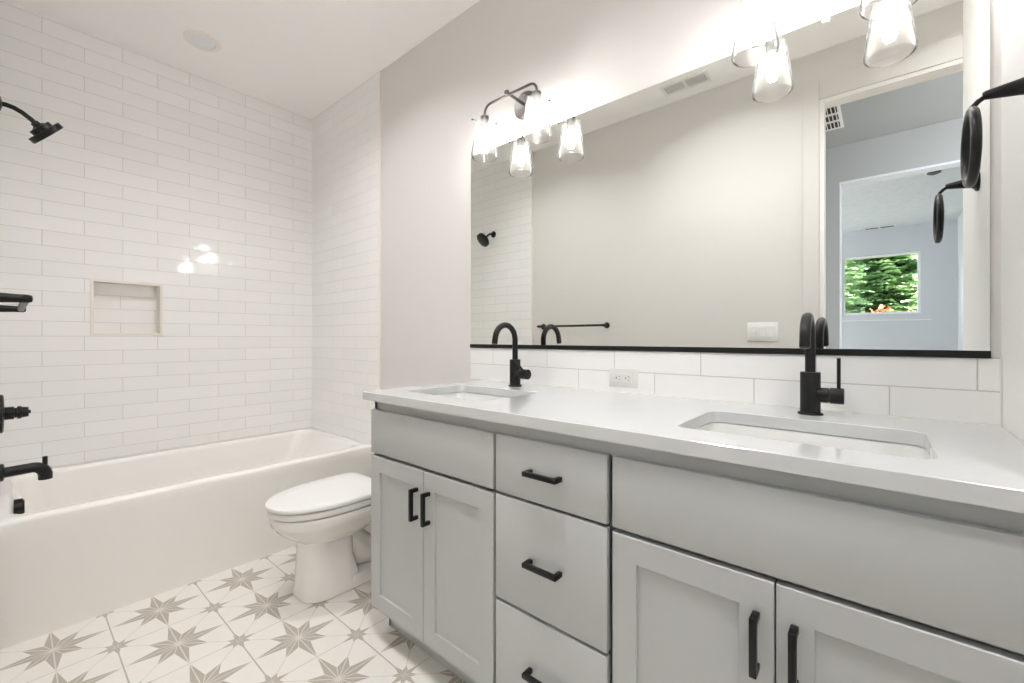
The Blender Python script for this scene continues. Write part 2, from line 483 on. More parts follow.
# bedroom
BY = -5.53; BX0, BX1 = -3.6, 0.77
bm = new(); box(bm, BX0, BX1, BY, HY0 - .12, -0.1, 0); struct(bm, 'floor_bedroom', M['carpet'])
bm = new(); box(bm, BX0 - .1, BX1 + .1, BY - .1, HY0 - .12, HC, HC + .1); struct(bm, 'ceiling_bedroom', M['bedceil'])
bm = new(); box(bm, BX1, BX1 + .1, BY - .1, HY0 - .12, 0, HC); struct(bm, 'wall_bedroom_right', M['bedpaint'])
bm = new()      # left bedroom wall; unseen wide opening added to let daylight in
for a in ((BY - .1, -4.9, 0, HC), (-2.5, HY0 - .12, 0, HC), (-4.9, -2.5, 0, .5), (-4.9, -2.5, 2.4, HC)):
    box(bm, BX0 - .1, BX0, a[0], a[1], a[2], a[3])
struct(bm, 'wall_bedroom_left', M['bedpaint'])
VX0, VX1, VZ0, VZ1 = -0.495, 0.400, 1.470, 2.365
bm = new()
for a in ((BX0 - .1, VX0, 0, HC), (VX1, BX1 + .1, 0, HC), (VX0, VX1, 0, VZ0), (VX0, VX1, VZ1, HC)):
    box(bm, a[0], a[1], BY - .14, BY, a[2], a[3])
struct(bm, 'wall_bedroom_far', M['bedpaint'])
bm = new()
ft = .032
for a in ((VX0, VX0 + ft, VZ0, VZ1), (VX1 - ft, VX1, VZ0, VZ1), (VX0 + ft, VX1 - ft, VZ0, VZ0 + ft), (VX0 + ft, VX1 - ft, VZ1 - ft, VZ1)):
    box(bm, a[0], a[1], BY - .10, BY - .04, a[2], a[3], .002, 1)
win = struct(bm, 'window_1', M['wintrim'], label='white framed window full of green trees')
bm = new(); box(bm, VX0 + ft - .004, VX1 - ft + .004, BY - .072, BY - .068, VZ0 + ft - .004, VZ1 - ft + .004); finish(bm, 'pane', M['pane'], win)
bm = new(); box(bm, VX0 - .12, VX1 + .11, BY, BY + .03, VZ0 - .10, VZ0 - .085, .002, 1)
finish(bm, 'window_sill', M['wintrim'], win)
# baseboards in the bathroom
bm = new(); box(bm, -2.33, DX0 - .105, YD, YD + .012, 0, .09, .002, 1); struct(bm, 'baseboard_front', M['trim'])
bm = new(); box(bm, -2.33, -1.47, YB - .012, YB, 0, .09, .002, 1); struct(bm, 'baseboard_back', M['trim'])
# outside ground
bm = new(); box(bm, -25, 25, -40, BY - .14, -.6, -.5); struct(bm, 'ground', M['grass'])

# ------------------------------------------------------------------ bathtub
TX0, TX1, TY0, TY1, TZ = WX0 + .003, -2.390, YD + .021, 1.4785, 0.452
bt = empty('bathtub', (TX1, 0.7, 0), 'white alcove bathtub with a smooth flat apron below the tiled walls', 'bathtub')
ox, oy = TX1, 0.7
cx, cy = (TX0 + TX1) / 2, (TY0 + TY1) / 2
hx, hy = (TX1 - TX0) / 2, (TY1 - TY0) / 2
def tl(sx, sy, r, z, dx=0, dy=0):
    return [(x - ox + dx, y - oy + dy, z) for x, y in rrect(cx, cy, sx, sy, r, 7)]
def ti(a, b, y0, y1, r, z):
    return [(x - ox, y - oy, z) for x, y in rrect((TX0 + a + TX1 - b) / 2, (y0 + y1) / 2, (TX1 - b - TX0 - a) / 2, (y1 - y0) / 2, r, 7)]
bm = new()
loops = [tl(hx, hy, .004, 0.0), tl(hx, hy, .004, .40), tl(hx, hy, .006, TZ - .014), tl(hx - .003, hy, .006, TZ - .005), tl(hx - .012, hy - .004, .01, TZ),
         ti(.045, .060, .000, 1.425, .07, TZ), ti(.056, .072, .008, 1.413, .08, TZ - .006), ti(.062, .080, .012, 1.402, .09, TZ - .022),
         ti(.075, .095, .020, 1.35, .10, TZ - .12), ti(.095, .115, .045, 1.24, .11, TZ - .28), ti(.13, .15, .09, 1.15, .12, TZ - .355), ti(.18, .20, .16, 1.08, .10, TZ - .37)]
loft(bm, loops)
part(bm, 'tub_body', M['acrylic'], bt, angle=50)
bm = new()      # raised tiling flange along the three walls
box(bm, TX0 - ox, TX0 - ox + .006, TY0 - oy, TY1 - oy, TZ - .01, TZ + .006)
part(bm, 'caulk_bead', M['caulk'], bt)
bm = new(); lathe(bm, (-2.80 - ox, 0.026 - oy, .391), (0, 1, 0), [(.037, -.010), (.037, .014), (.034, .018), (0, .018)], 28)
lathe(bm, (-2.80 - ox, 0.026 - oy, .391), (0, 1, 0), [(.028, .018), (.028, .021), (.0, .021)], 24)
part(bm, 'overflow_cover', M['black'], bt)['label'] = 'round matte black overflow cover'

# tub spout
ts = empty('tub_spout', (-2.80, YD + .020, .551), 'matte black curved tub spout with a diverter knob', 'tub spout')
bm = new(); lathe(bm, (0, 0, 0), (0, 1, 0), [(.036, 0), (.036, .012), (.030, .016)], 32); part(bm, 'flange', M['black'], ts)
bm = new()
pts = [(0, .01, -.002), (0, .05, .0), (0, .095, .002)] + [(0, .095 + .038 * math.sin(a), -.036 + .038 * math.cos(a)) for a in (.3, .6, .9, 1.2, 1.5)] + [(0, .133, -.056)]
tube(bm, pts, [.022, .0215, .0215, .022, .0225, .023, .023, .023, .0225], 20)
part(bm, 'spout', M['black'], ts)
bm = new(); tube(bm, [(0, .132, .006), (0, .132, .043)], [.0085, .0085], 14); part(bm, 'diverter_knob', M['black'], ts)

# shower valve
sv = empty('shower_valve', (-2.80, YD + .020, .797), 'round matte black shower valve trim with stepped handle on the tiled wall', 'shower valve')
bm = new(); lathe(bm, (0, 0, 0), (0, 1, 0), [(.080, 0), (.080, .010), (.074, .014), (.03, .016)], 40); part(bm, 'escutcheon', M['black'], sv)
bm = new(); lathe(bm, (0, .012, 0), (0, 1, 0), [(.027, 0), (.027, .030), (.021, .032), (.021, .038), (.027, .040), (.027, .050), (.023, .053), (.021, .070), (.018, .072), (.008, .072), (.008, .078), (0, .078)], 28)
part(bm, 'handle', M['black'], sv)

# shower head
sh = empty('overhead_shower', (-2.79, YD + .020, 2.090), 'round matte black shower head on a curved arm high above the tub', 'shower head')
bm = new(); lathe(bm, (0, 0, 0), (0, 1, 0), [(.030, 0), (.030, .005), (.014, .010)], 32); part(bm, 'flange', M['black'], sh)
bm = new()
pts = [(0, .0, .0), (0, .02, .002), (0, .042, -.002), (0, .065, -.013), (0, .090, -.032), (0, .113, -.055)]
tube(bm, pts, .0095, 16); part(bm, 'arm', M['black'], sh)
bm = new()
ax = Vector((-.20, .75, -.63)).normalized(); c = Vector((0, .107, -.050))
lathe(bm, c, ax, [(.014, -.012), (.016, .0), (.030, .008), (.042, .008), (.042, .026), (.067, .026), (.067, .048), (.062, .050), (0, .050)], 40)
part(bm, 'spray_head', M['black'], sh)

# ------------------------------------------------------------------ toilet
TCX = -1.900
to = empty('toilet', (TCX, 1.2, 0), 'white elongated toilet with closed lid standing between the tub and the vanity', 'toilet')
def egg(yf, yb, hw, z, n=64, p=2.15, flat=0.62, q=4.5):
    """plan outline: elongated oval, blunter at the back"""
    out = []
    ym = yf + (yb - yf) * flat
    for k in range(n):
        t = 2 * PI * k / n
        c, s = math.cos(t), math.sin(t)
        x = hw * (abs(c) ** (2 / p)) * (1 if c > 0 else -1)
        if s < 0: y = ym + (ym - yf) * -(abs(s) ** (2 / p))
        else:
            y = ym + (yb - ym) * (abs(s) ** (2 / q))
            if q > 5: x = (hw - .012 * abs(s)) * (abs(c) ** (2 / q)) * (1 if c > 0 else -1)
        out.append((x, y - 1.2, z))
    return out
bm = new()
loft(bm, [egg(.83, 1.06, .085, .225, flat=.5), egg(.812, 1.08, .098, .240, flat=.5), egg(.782, 1.12, .120, .258, flat=.5), egg(.748, 1.15, .146, .285, flat=.5), egg(.724, 1.17, .162, .308, flat=.5), egg(.713, 1.18, .170, .326, flat=.52),
          egg(.708, 1.19, .174, .331, flat=.52), egg(.704, 1.20, .177, .364, flat=.52), egg(.708, 1.20, .173, .371, flat=.52)])
loft(bm, [egg(.812, 1.15, .108, 0.0, p=3, flat=.4), egg(.812, 1.15, .108, 0.006, p=3, flat=.4), egg(.803, 1.15, .117, .0065, p=3, flat=.4), egg(.804, 1.14, .116, .02, p=3, flat=.4), egg(.812, 1.06, .110, .05, p=3, flat=.45), egg(.817, 1.03, .104, .15, p=3, flat=.5), egg(.822, 1.03, .096, .24, p=2.8, flat=.5), egg(.82, 1.06, .096, .27, p=2.6, flat=.5)])
# base plate and trapway behind the column
loft(bm, [[(x, y - 1.2, z) for x, y in rrect(0, 1.20, .108, .22, .03)] for z in (0, .006)] + [[(x, y - 1.2, z) for x, y in rrect(0, 1.20, .117, .22, .03)] for z in (0.0065, .035)] + [[(x, y - 1.2, .055) for x, y in rrect(0, 1.20, .108, .21, .03)]])
tube(bm, [(0, 1.0 - 1.2, .22), (0, 1.08 - 1.2, .12), (0, 1.16 - 1.2, .10), (0, 1.24 - 1.2, .17), (0, 1.30 - 1.2, .25), (0, 1.38 - 1.2, .20), (0, 1.40 - 1.2, .02)], [.075, .08, .08, .078, .08, .075, .075], 20)
tube(bm, [(0, 1.02 - 1.2, .27), (0, 1.18 - 1.2, .30), (0, 1.40 - 1.2, .33)], [.07, .085, .09], 20)
loft(bm, [[(x, y - 1.2, z) for x, y in rrect(0, 1.31, .14, .14, .04)] for z in (.30, .371)])
part(bm, 'bowl', M['ceramic'], to, angle=40)
bm = new()
loft(bm, [egg(.700, 1.165, .175, .378, flat=.6, q=9), egg(.694, 1.168, .181, .382, flat=.6, q=9), egg(.694, 1.168, .181, .401, flat=.6, q=9), egg(.700, 1.165, .175, .404, flat=.6, q=9)])
loft(bm, [egg(.712, 1.15, .163, .369, flat=.6, q=9), egg(.712, 1.15, .163, .380, flat=.6, q=9)])
part(bm, 'seat', M['plastic'], to, angle=50)
bm = new()
loft(bm, [egg(.712, 1.15, .163, .402, flat=.6, q=9), egg(.712, 1.15, .163, .409, flat=.6, q=9)])
loft(bm, [egg(.692, 1.162, .180, .409, flat=.6, q=9), egg(.689, 1.165, .183, .411, flat=.6, q=9), egg(.689, 1.165, .183, .423, flat=.6, q=9), egg(.696, 1.160, .177, .4285, flat=.6, q=9), egg(.76, 1.12, .12, .4305, flat=.6, q=9)])
part(bm, 'lid', M['plastic'], to, angle=50)
for s in (-1, 1):
    bm = new(); tube(bm, [(s * .075 - .02, -.022, .398), (s * .075 + .02, -.022, .398)], .008, 14); part(bm, 'hinge', M['plastic'], to)
bm = new()
loft(bm, [[(x, y - 1.2, z) for x, y in rrect(0, 1.375, hw, hd, .03)] for hw, hd, z in ((.175, .080, .371), (.185, .088, .40), (.193, .094, .632))])
part(bm, 'tank', M['ceramic'], to)
bm = new(); loft(bm, [[(x, y - 1.2, z) for x, y in rrect(0, 1.372, hw, hd, .03)] for hw, hd, z in ((.195, .094, .633), (.201, .100, .638), (.201, .100, .656), (.195, .094, .662))])
part(bm, 'tank_lid', M['ceramic'], to)
bm = new(); tube(bm, [(-.13, 1.285 - 1.2, .60), (-.13, 1.262 - 1.2, .60), (-.07, 1.258 - 1.2, .595)], [.008, .008, .006], 12); part(bm, 'flush_lever', M['chrome'], to)

# ------------------------------------------------------------------ vanity cabinet
CX0, CX1 = -1.460, XW
FF, DF = 0.905, 0.885                         # face frame front, door front
va = empty('vanity_cabinet', (-0.63, 1.2, 0), 'long light grey double-sink vanity cabinet with black bar pulls', 'vanity cabinet')
def V(x): return x + 0.63
def W(y): return y - 1.2
bm = new()
box(bm, V(CX0 + .018), V(CX1 - .020), W(FF + .035), W(FF + .050), .133, .750)
box(bm, V(CX0), V(CX1 - .002), W(FF), W(FF + .018), .843, .884)                     # top rail
box(bm, V(CX0), V(CX0 + .018), W(FF), W(1.482), .115, .884)
box(bm, V(CX1 - .020), V(CX1 - .002), W(FF), W(1.482), .115, .884)
box(bm, V(CX0), V(CX1 - .002), W(FF), W(1.482), .115, .133)
box(bm, V(CX0), V(CX1 - .002), W(1.474), W(1.482), .115, .884)
for x in (-.8165, -.465): box(bm, V(x - .009), V(x + .009), W(FF + .03), W(1.475), .13, .75)
box(bm, V(CX0 + .018), V(CX1 - .020), W(FF + .035), W(FF + .042), .745, .845)
part(bm, 'body', M['cab'], va)
bm = new(); box(bm, V(CX0 + .002), V(CX1 - .002), W(FF + .060), W(FF + .075), 0, .115); box(bm, V(CX0 + .002), V(CX0 + .018), W(FF + .060), W(1.482), 0, .115)
part(bm, 'toe_kick', M['cab'], va)
ZT, ZM, ZD, ZB = .848, .690, .679, .116
def slab(x0, x1, z0, z1, name):
    bm = new(); box(bm, V(x0), V(x1), W(DF), W(FF - .001), z0, z1, .0018, 2); return part(bm, name, M['cab'], va)
def shaker(x0, x1, z0, z1):
    bm = new(); s = .057
    a = [(V(x0), z0), (V(x1), z0), (V(x1), z1), (V(x0), z1)]
    b = [(V(x0 + s), z0 + s), (V(x1 - s), z0 + s), (V(x1 - s), z1 - s), (V(x0 + s), z1 - s)]
    def ring(p, y): return [bm.verts.new((x, W(y), z)) for x, z in p]
    def ins(p, d): 
        return [(p[0][0] + d, p[0][1] + d), (p[1][0] - d, p[1][1] + d), (p[2][0] - d, p[2][1] - d), (p[3][0] + d, p[3][1] - d)]
    R = [ring(a, FF - .001), ring(a, DF + .0018), ring(ins(a, .0018), DF), ring(ins(b, -.001), DF), ring(b, DF + .001), ring(b, DF + .0075)]
    for p, q in zip(R, R[1:]):
        for k in range(4): bm.faces.new((p[k], p[(k + 1) % 4], q[(k + 1) % 4], q[k]))
    bm.faces.new(R[-1]); bm.faces.new(list(reversed(R[0])))
    return part(bm, 'door', M['cab'], va, angle=20)
def pull(parent, x, z, vertical):
    bm = new(); L, s, pr_ = .052, .0060, .032
    yf = DF - pr_
    if vertical:
        box(bm, V(x) - s, V(x) + s, W(yf), W(yf) + 2 * s, z - L, z + L, .0012, 2)
        for q in (-1, 1): box(bm, V(x) - s, V(x) + s, W(yf) + s, W(DF), z + q * (L - s) - s, z + q * (L - s) + s, .0012, 2)
    else:
        box(bm, V(x) - L, V(x) + L, W(yf), W(yf) + 2 * s, z - s, z + s, .0012, 2)
        for q in (-1, 1): box(bm, V(x) + q * (L - s) - s, V(x) + q * (L - s) + s, W(yf) + s, W(DF), z - s, z + s, .0012, 2)
    o = finish(bm, 'handle', M['black'], parent); o['label'] = 'black bar pull'; return o
slab(-1.455, -.831, ZM, ZT, 'false_front'); slab(-.463, .167, ZM, ZT, 'false_front')
for z0, z1, hz in ((ZM, ZT, .768), (.397, ZD + .003, .535), (ZB, .388, .253)):
    d = slab(-.820, -.477, z0, z1, 'drawer'); pull(d, -.649, hz, False)
for x0, x1, hx_ in ((-1.455, -1.1445, -1.174), (-1.1415, -.831, -1.111), (-.463, -.1475, -.1755), (-.1445, .167, -.1165)):
    d = shaker(x0, x1, ZB, ZD); pull(d, hx_, .567, True)

# ------------------------------------------------------------------ countertop, sinks, backsplash
KX0, KX1, KY0, KY1, KZ0, KZ1 = -1.486, XW - .001, .869, 1.483, .884, .914
SINKS = [(-1.168, 'L'), (-.147, 'R')]
SHX, SY0, SY1 = .214, .983, 1.274
bm = new()
outer = [(KX0, KY0), (KX1, KY0), (KX1, KY1), (KX0, KY1)]
def slab_face(z, inset=0):
    es = []
    loopsv = []
    for L in [[(KX0 + inset, KY0 + inset), (KX1 - inset, KY0 + inset), (KX1 - inset, KY1), (KX0 + inset, KY1)]] + [rrect(sx, (SY0 + SY1) / 2, SHX + (inset), (SY1 - SY0) / 2 + inset, .035, 6) for sx, _ in SINKS]:
        vs = [bm.verts.new((x, y, z)) for x, y in L]
        loopsv.append(vs)
        es += [bm.edges.new((vs[k], vs[(k + 1) % len(vs)])) for k in range(len(vs))]
    bmesh.ops.triangle_fill(bm, edges=es, use_beauty=True)
    return loopsv
A = slab_face(KZ1, .0015)
def ringat(z, inset):
    out = []
    for L in [[(KX0 + inset, KY0 + inset), (KX1 - inset, KY0 + inset), (KX1 - inset, KY1), (KX0 + inset, KY1)]] + [rrect(sx, (SY0 + SY1) / 2, SHX + inset, (SY1 - SY0) / 2 + inset, .035, 6) for sx, _ in SINKS]:
        out.append([bm.verts.new((x, y, z)) for x, y in L])
    return out
A2 = ringat(KZ1 - .0015, 0)
B = slab_face(KZ0, 0)
for p, q in ((A, A2), (A2, B)):
    for a, b in zip(p, q):
        for k in range(len(a)): bm.faces.new((a[k], a[(k + 1) % len(a)], b[(k + 1) % len(b)], b[k]))
ct = finish(bm, 'countertop', M['quartz'], angle=30)
tag(ct, 'long white quartz countertop with two sink cut-outs on the grey vanity', 'countertop')
for sx, side in SINKS:
    lab = 'white undermount sink near the toilet end of the countertop' if side == 'L' else 'white undermount sink at the countertop end nearest the towel ring'
    s = empty('sink', (sx, (SY0 + SY1) / 2, KZ0), lab, 'sink', 'rectangular undermount sinks in the countertop')
    bm = new(); hx2, hy2 = SHX + .004, (SY1 - SY0) / 2 + .004
    def rl(dx, dy, r, z): return [(x, y, z) for x, y in rrect(0, 0, hx2 + dx, hy2 + dy, r, 6)]
    loft(bm, [rl(.02, .02, .05, -.0005), rl(0, 0, .039, -.0005), rl(-.004, -.004, .04, -.006), rl(-.010, -.010, .045, -.06), rl(-.018, -.018, .05, -.115), rl(-.035, -.035, .05, -.135), rl(-.08, -.08, .03, -.142)], cap0=False)
    part(bm, 'basin', M['basin'], s, angle=60)
    bm = new(); lathe(bm, (0, 0, -.142), (0, 0, 1), [(.024, 0), (.024, .002), (.017, .003), (.017, .0015), (0, .003)], 24)
    part(bm, 'drain', M['black'], s)
bm = new(); box(bm, -1.535, XW - .002, 1.4765, 1.4845, KZ1 + .0005, 1.0676, .001, 1)
bs = finish(bm, 'backsplash', M['splash']); tag(bs, 'two rows of white subway tile between the countertop and the mirror', 'backsplash')
bm = new(); box(bm, -1.535, XW - .002, 1.475, 1.4765, KZ1, KZ1 + .003)
box(bm, XW - .004, XW - .0005, 1.474, 1.4835, KZ1, 1.068)
finish(bm, 'caulk_line', M['caulk'], bs)

# ------------------------------------------------------------------ mirror
MX0, MX1, MZ0, MZ1 = -1.535, .186, 1.0676, 2.003
mi = empty('wall_mirror', (-.67, YB, MZ0), 'wide frameless wall mirror with a black bottom rail above the backsplash', 'mirror')
bm = new(); box(bm, MX0 + .67, MX1 + .67, -.005, 0, .003, MZ1 - MZ0)
mg = finish(bm, 'glass', [M['mirror'], M['mirroredge']], mi)
for p in mg.data.polygons:
    p.material_index = 0 if abs(p.normal.y) > .9 else 1
bm = new(); box(bm, MX0 + .67, MX1 + .671, -.013, -.0055, 0, .017, .0008, 1); finish(bm, 'bottom_rail', M['black'], mi)
bm = new(); box(bm, -.122 + .67 - .009, -.122 + .67 + .009, -.012, 0, MZ1 - MZ0 - .014, MZ1 - MZ0 + .016, .003, 2); finish(bm, 'mirror_clip', M['plastic'], mi)

# ------------------------------------------------------------------ faucets
def faucet(x, y, label, lever_dir):
    r = empty('faucet', (x, y, KZ1), label, 'faucet', 'black gooseneck faucets on the countertop')
    bm = new(); lathe(bm, (0, 0, 0), (0, 0, 1), [(.0285, 0), (.0285, .004), (.0265, .006), (.0235, .006)], 36); part(bm, 'base_ring', M['black'], r)
    bm = new(); lathe(bm, (0, 0, .005), (0, 0, 1), [(.0228, 0), (.0228, .104), (.0218, .106), (.010, .106)], 36); part(bm, 'body', M['black'], r)
    bm = new(); R = .061
    pts = [(0, 0, .105), (0, 0, .15), (0, 0, .188)] + arc((0, -R, .192), R, 0, 166, 18, 'yz')[0:] + [(0, -2 * R - .0035, .178)]
    tube(bm, pts, .0118, 18); part(bm, 'spout', M['black'], r, angle=60)
    bm = new(); lathe(bm, (0, -2 * R - .0035, .1778), (0, -.24, -.97), [(.0095, 0), (.0095, .003), (0, .003)], 20); part(bm, 'aerator', M['greyslot'], r)
    bm = new(); lathe(bm, (.015, 0, .052), (1, 0, 0), [(.0195, 0), (.0195, .024), (.0175, .0245), (.0175, .0265), (.0205, .027), (.0205, .054), (.0190, .056), (0, .056)], 32)
    h = part(bm, 'handle', M['black'], r)
    bm = new(); d = Vector(lever_dir).normalized(); p0 = Vector((.060, 0, .052))
    tube(bm, [p0 + d * .015, p0 + d * .097], .0042, 12); part(bm, 'lever', M['black'], r, parent=h)
    return r
fr_ = faucet(-.147, 1.378, 'matte black gooseneck faucet with upright lever beside the sink nearest the right wall', (0, 0, 1))
fr_.rotation_euler.z = math.radians(1.2)
faucet(-1.168, 1.380, 'matte black gooseneck faucet with tilted lever at the sink nearer the toilet', (0, -.75, .62))

# ------------------------------------------------------------------ vanity light fixtures
def vanity_light(x, label, labg):
    y = 1.355
    r = empty('vanity_light', (x, YB, 2.128), label, 'wall light', 'two-lamp vanity lights above the mirror')
    yy = y - YB
    bm = new(); lathe(bm, (-.014, 0, .006), (0, -1, 0), [(.060, 0), (.060, .010), (.052, .018), (.012, .020)], 36); part(bm, 'backplate', M['bronze'], r)
    bm = new(); tube(bm, [(-.012, -.015, 0.004), (-.004, yy + .01, .0), (0, yy - .016, -.003)], .0065, 14); lathe(bm, (0, yy - .012, -.003), (0, -1, 0), [(.010, 0), (.0115, .005), (.008, .011), (0, .012)], 18); part(bm, 'support_rod', M['bronze'], r)
    bm = new(); H = .1425; rc = .035; zt = -.003
    pts = [(-H, yy, -.055), (-H, yy, zt - rc)] + arc((-H + rc, yy, zt - rc), rc, 180, 90, 8, 'xz') + arc((H - rc, yy, zt - rc), rc, 90, 0, 8, 'xz') + [(H, yy, -.055)]
    tube(bm, pts, .0052, 14); part(bm, 'arm', M['bronze'], r, angle=60)
    for s in (-1, 1):
        X = s * H
        bm = new(); lathe(bm, (X, yy, -.046), (0, 0, -1), [(.006, -.003), (.015, .0), (.0185, .004), (.0185, .054), (.014, .056), (0, .056)], 24); so = part(bm, 'socket', M['socket'], r)
        for k in range(3):
            bm = new()
            a = math.radians((60, 240, 150)[k])
            d = Vector((math.cos(a), math.sin(a), 0)); c0 = Vector((X, yy, -.070))
            tube(bm, [c0 + d * .016, c0 + d * .054], .0015, 8); lathe(bm, c0 + d * .052, d, [(.0022, 0), (.0042, .002), (.0042, .006), (0, .008)], 10)
            part(bm, 'thumbscrew', M['bronze'], r, parent=so)
        bm = new()
        z0, z1 = -.078, -.252
        prof = [(.038, -.074), (.041, -.077), (.046, -.115), (.0525, -.170), (.0585, -.212), (.0585, -.222), (.0545, -.227), (.051, -.225), (.0545, -.214), (.050, -.170), (.0435, -.115), (.0382, -.079), (.038, -.074)]
        lathe(bm, (X, yy, 0), (0, 0, 1), prof, 40, close=False)
        bm2 = bm; bmesh.ops.remove_doubles(bm2, verts=bm2.verts, dist=1e-5)
        part(bm2, 'glass_shade', M['lampglass'], r, angle=60)
        bm = new(); lathe(bm, (X, yy, -.104), (0, 0, -1), [(.012, 0), (.013, .008), (.016, .026), (.0175, .048), (.0165, .066), (.011, .080), (0, .086)], 24); part(bm, 'bulb', M['bulb'], r, angle=70)
    r.location = (x, YB, 2.128)
    return r
vanity_light(-1.178, 'two-lamp dark metal wall light with glass shades, fully visible over the faucet nearer the toilet', '')
vanity_light(-.130, 'two-lamp wall light above the sink nearest the right wall, cut off by the top', '')

# ------------------------------------------------------------------ wall fittings
ol = empty('wall_outlet', (-.727, 1.4765, .967), 'white horizontal outlet set in the tile backsplash', 'outlet')
bm = new(); box(bm, -.056, .056, -.0025, 0, -.034, .034, .001, 2); part(bm, 'cover_plate', M['plate'], ol)
bm = new(); box(bm, -.033, .033, -.006, -.0025, -.0165, .0165, .001, 1); rc_ = part(bm, 'receptacle', M['plate'], ol)
bm = new()
for s in (-1, 1):
    X = s * .0185
    tube(bm, [(X - .007, -.0063, -.000), (X - .007, -.0058, -.000)], .0026, 10)
    for q in (-1, 1): box(bm, X + .002, X + .008, -.0064, -.0058, q * .0055 - .0009, q * .0055 + .0009)
part(bm, 'slots', M['dark'], ol, parent=rc_)

sw = empty('switch_plate', (-.562, YD, 1.153), 'white triple switch plate beside the doorway, seen in the mirror', 'light switch')
bm = new(); box(bm, -.083, .083, 0, .005, -.058, .058, .002, 2); part(bm, 'cover_plate', M['plastic'], sw)
for k in (-1, 0, 1):
    bm = new(); box(bm, k * .046 - .0165, k * .046 + .0165, .005, .009, -.033, .033, .001, 1); rk = part(bm, 'rocker', M['plastic'], sw)
    if k == -1:
        bm = new(); lathe(bm, (k * .046, .009, -.004), (0, 1, 0), [(.012, 0), (.012, .003), (0, .004)], 18); part(bm, 'sensor', M['lens'], sw, parent=rk)

# towel bar on the door wall
tb = empty('towel_bar', (-1.918, YD, 1.212), 'matte black towel bar on the plain wall opposite the vanity', 'towel bar')
bm = new(); tube(bm, [(-.312, .074, 0), (.312, .074, 0)], .0085, 16); part(bm, 'bar', M['black'], tb)
for s in (-1, 1):
    bm = new(); lathe(bm, (s * .302, 0, 0), (0, 1, 0), [(.024, 0), (.024, .006), (.013, .012), (.0105, .060), (.0105, .078), (.008, .085), (0, .087)], 24); part(bm, 'post', M['black'], tb)

# towel ring on the wing wall
tr = empty('towel_ring', (XW, 1.165, 1.558), 'matte black towel ring on the cream wall beside the mirror', 'towel ring')
bm = new(); lathe(bm, (0, 0, 0), (-1, 0, 0), [(.026, 0), (.026, .006), (.020, .010), (.0155, .014), (.0135, .025), (.0078, .064), (.006, .068), (0, .069)], 28); part(bm, 'arm', M['black'], tr)
bm = new()
tube(bm, [(-.064, 0, -.002), (-.073, 0, -.008), (-.0815, 0, -.018)], .0045, 12)
rz = -.091; Rr = .0645
pts = [(-.0825 , Rr * math.sin(2 * PI * k / 48), rz + Rr * math.cos(2 * PI * k / 48)) for k in range(49)]
rings = tube(bm, pts[:-1] + [pts[-1]], .0075, 14, cap=False)
bmesh.ops.remove_doubles(bm, verts=bm.verts, dist=1e-4)
part(bm, 'ring', M['black'], tr, angle=70)

# ------------------------------------------------------------------ ceiling fittings
cl = empty('ceiling_light', (-2.836, .698, HC), 'round white recessed ceiling light above the tub', 'ceiling light')
bm = new(); lathe(bm, (0, 0, 0), (0, 0, -1), [(.088, 0), (.088, .003), (.082, .008), (.060, .007), (.055, .001)], 40, close=False); part(bm, 'trim_ring', M['trim'], cl)
bm = new(); lathe(bm, (0, 0, 0), (0, 0, -1), [(.058, 0), (.057, .003), (0, .003)], 36); part(bm, 'lens', M['lens'], cl)

# added fill lights shaped as recessed cans, unseen by camera and mirror
for (lx, ly), lab, on in zip(FILL_CANS, ('added ceiling fill light between the toilet and the tub', 'added ceiling fill light in front of the vanity drawers', 'added ceiling fill light in the entry corner past the vanity'), ('filllens', 'filllens2', 'filllens2')):
    el = empty('added_fill_light', (lx, ly, HC), lab, 'ceiling light', 'added fill lights')
    bm = new(); lathe(bm, (0, 0, 0), (0, 0, -1), [(.112, 0), (.112, .003), (.075, .006), (.069, .002), (.069, -.002)], 40, close=False); part(bm, 'trim_ring', M['trim'], el)
    bm = new(); lathe(bm, (0, 0, 0), (0, 0, 1), [(.069, -.002), (.069, .055), (.072, .055), (.072, 0.0), (.069, -.002)], 40, close=False); part(bm, 'baffle', M['dark'], el)  # dark sleeve keeps the fill light's reflection off the tub tiles
    bm = new(); lathe(bm, (0, 0, .050), (0, 0, 1), [(.0685, 0), (.0685, .003), (0, .003)], 36, close=True); part(bm, 'lens', M[on], el)

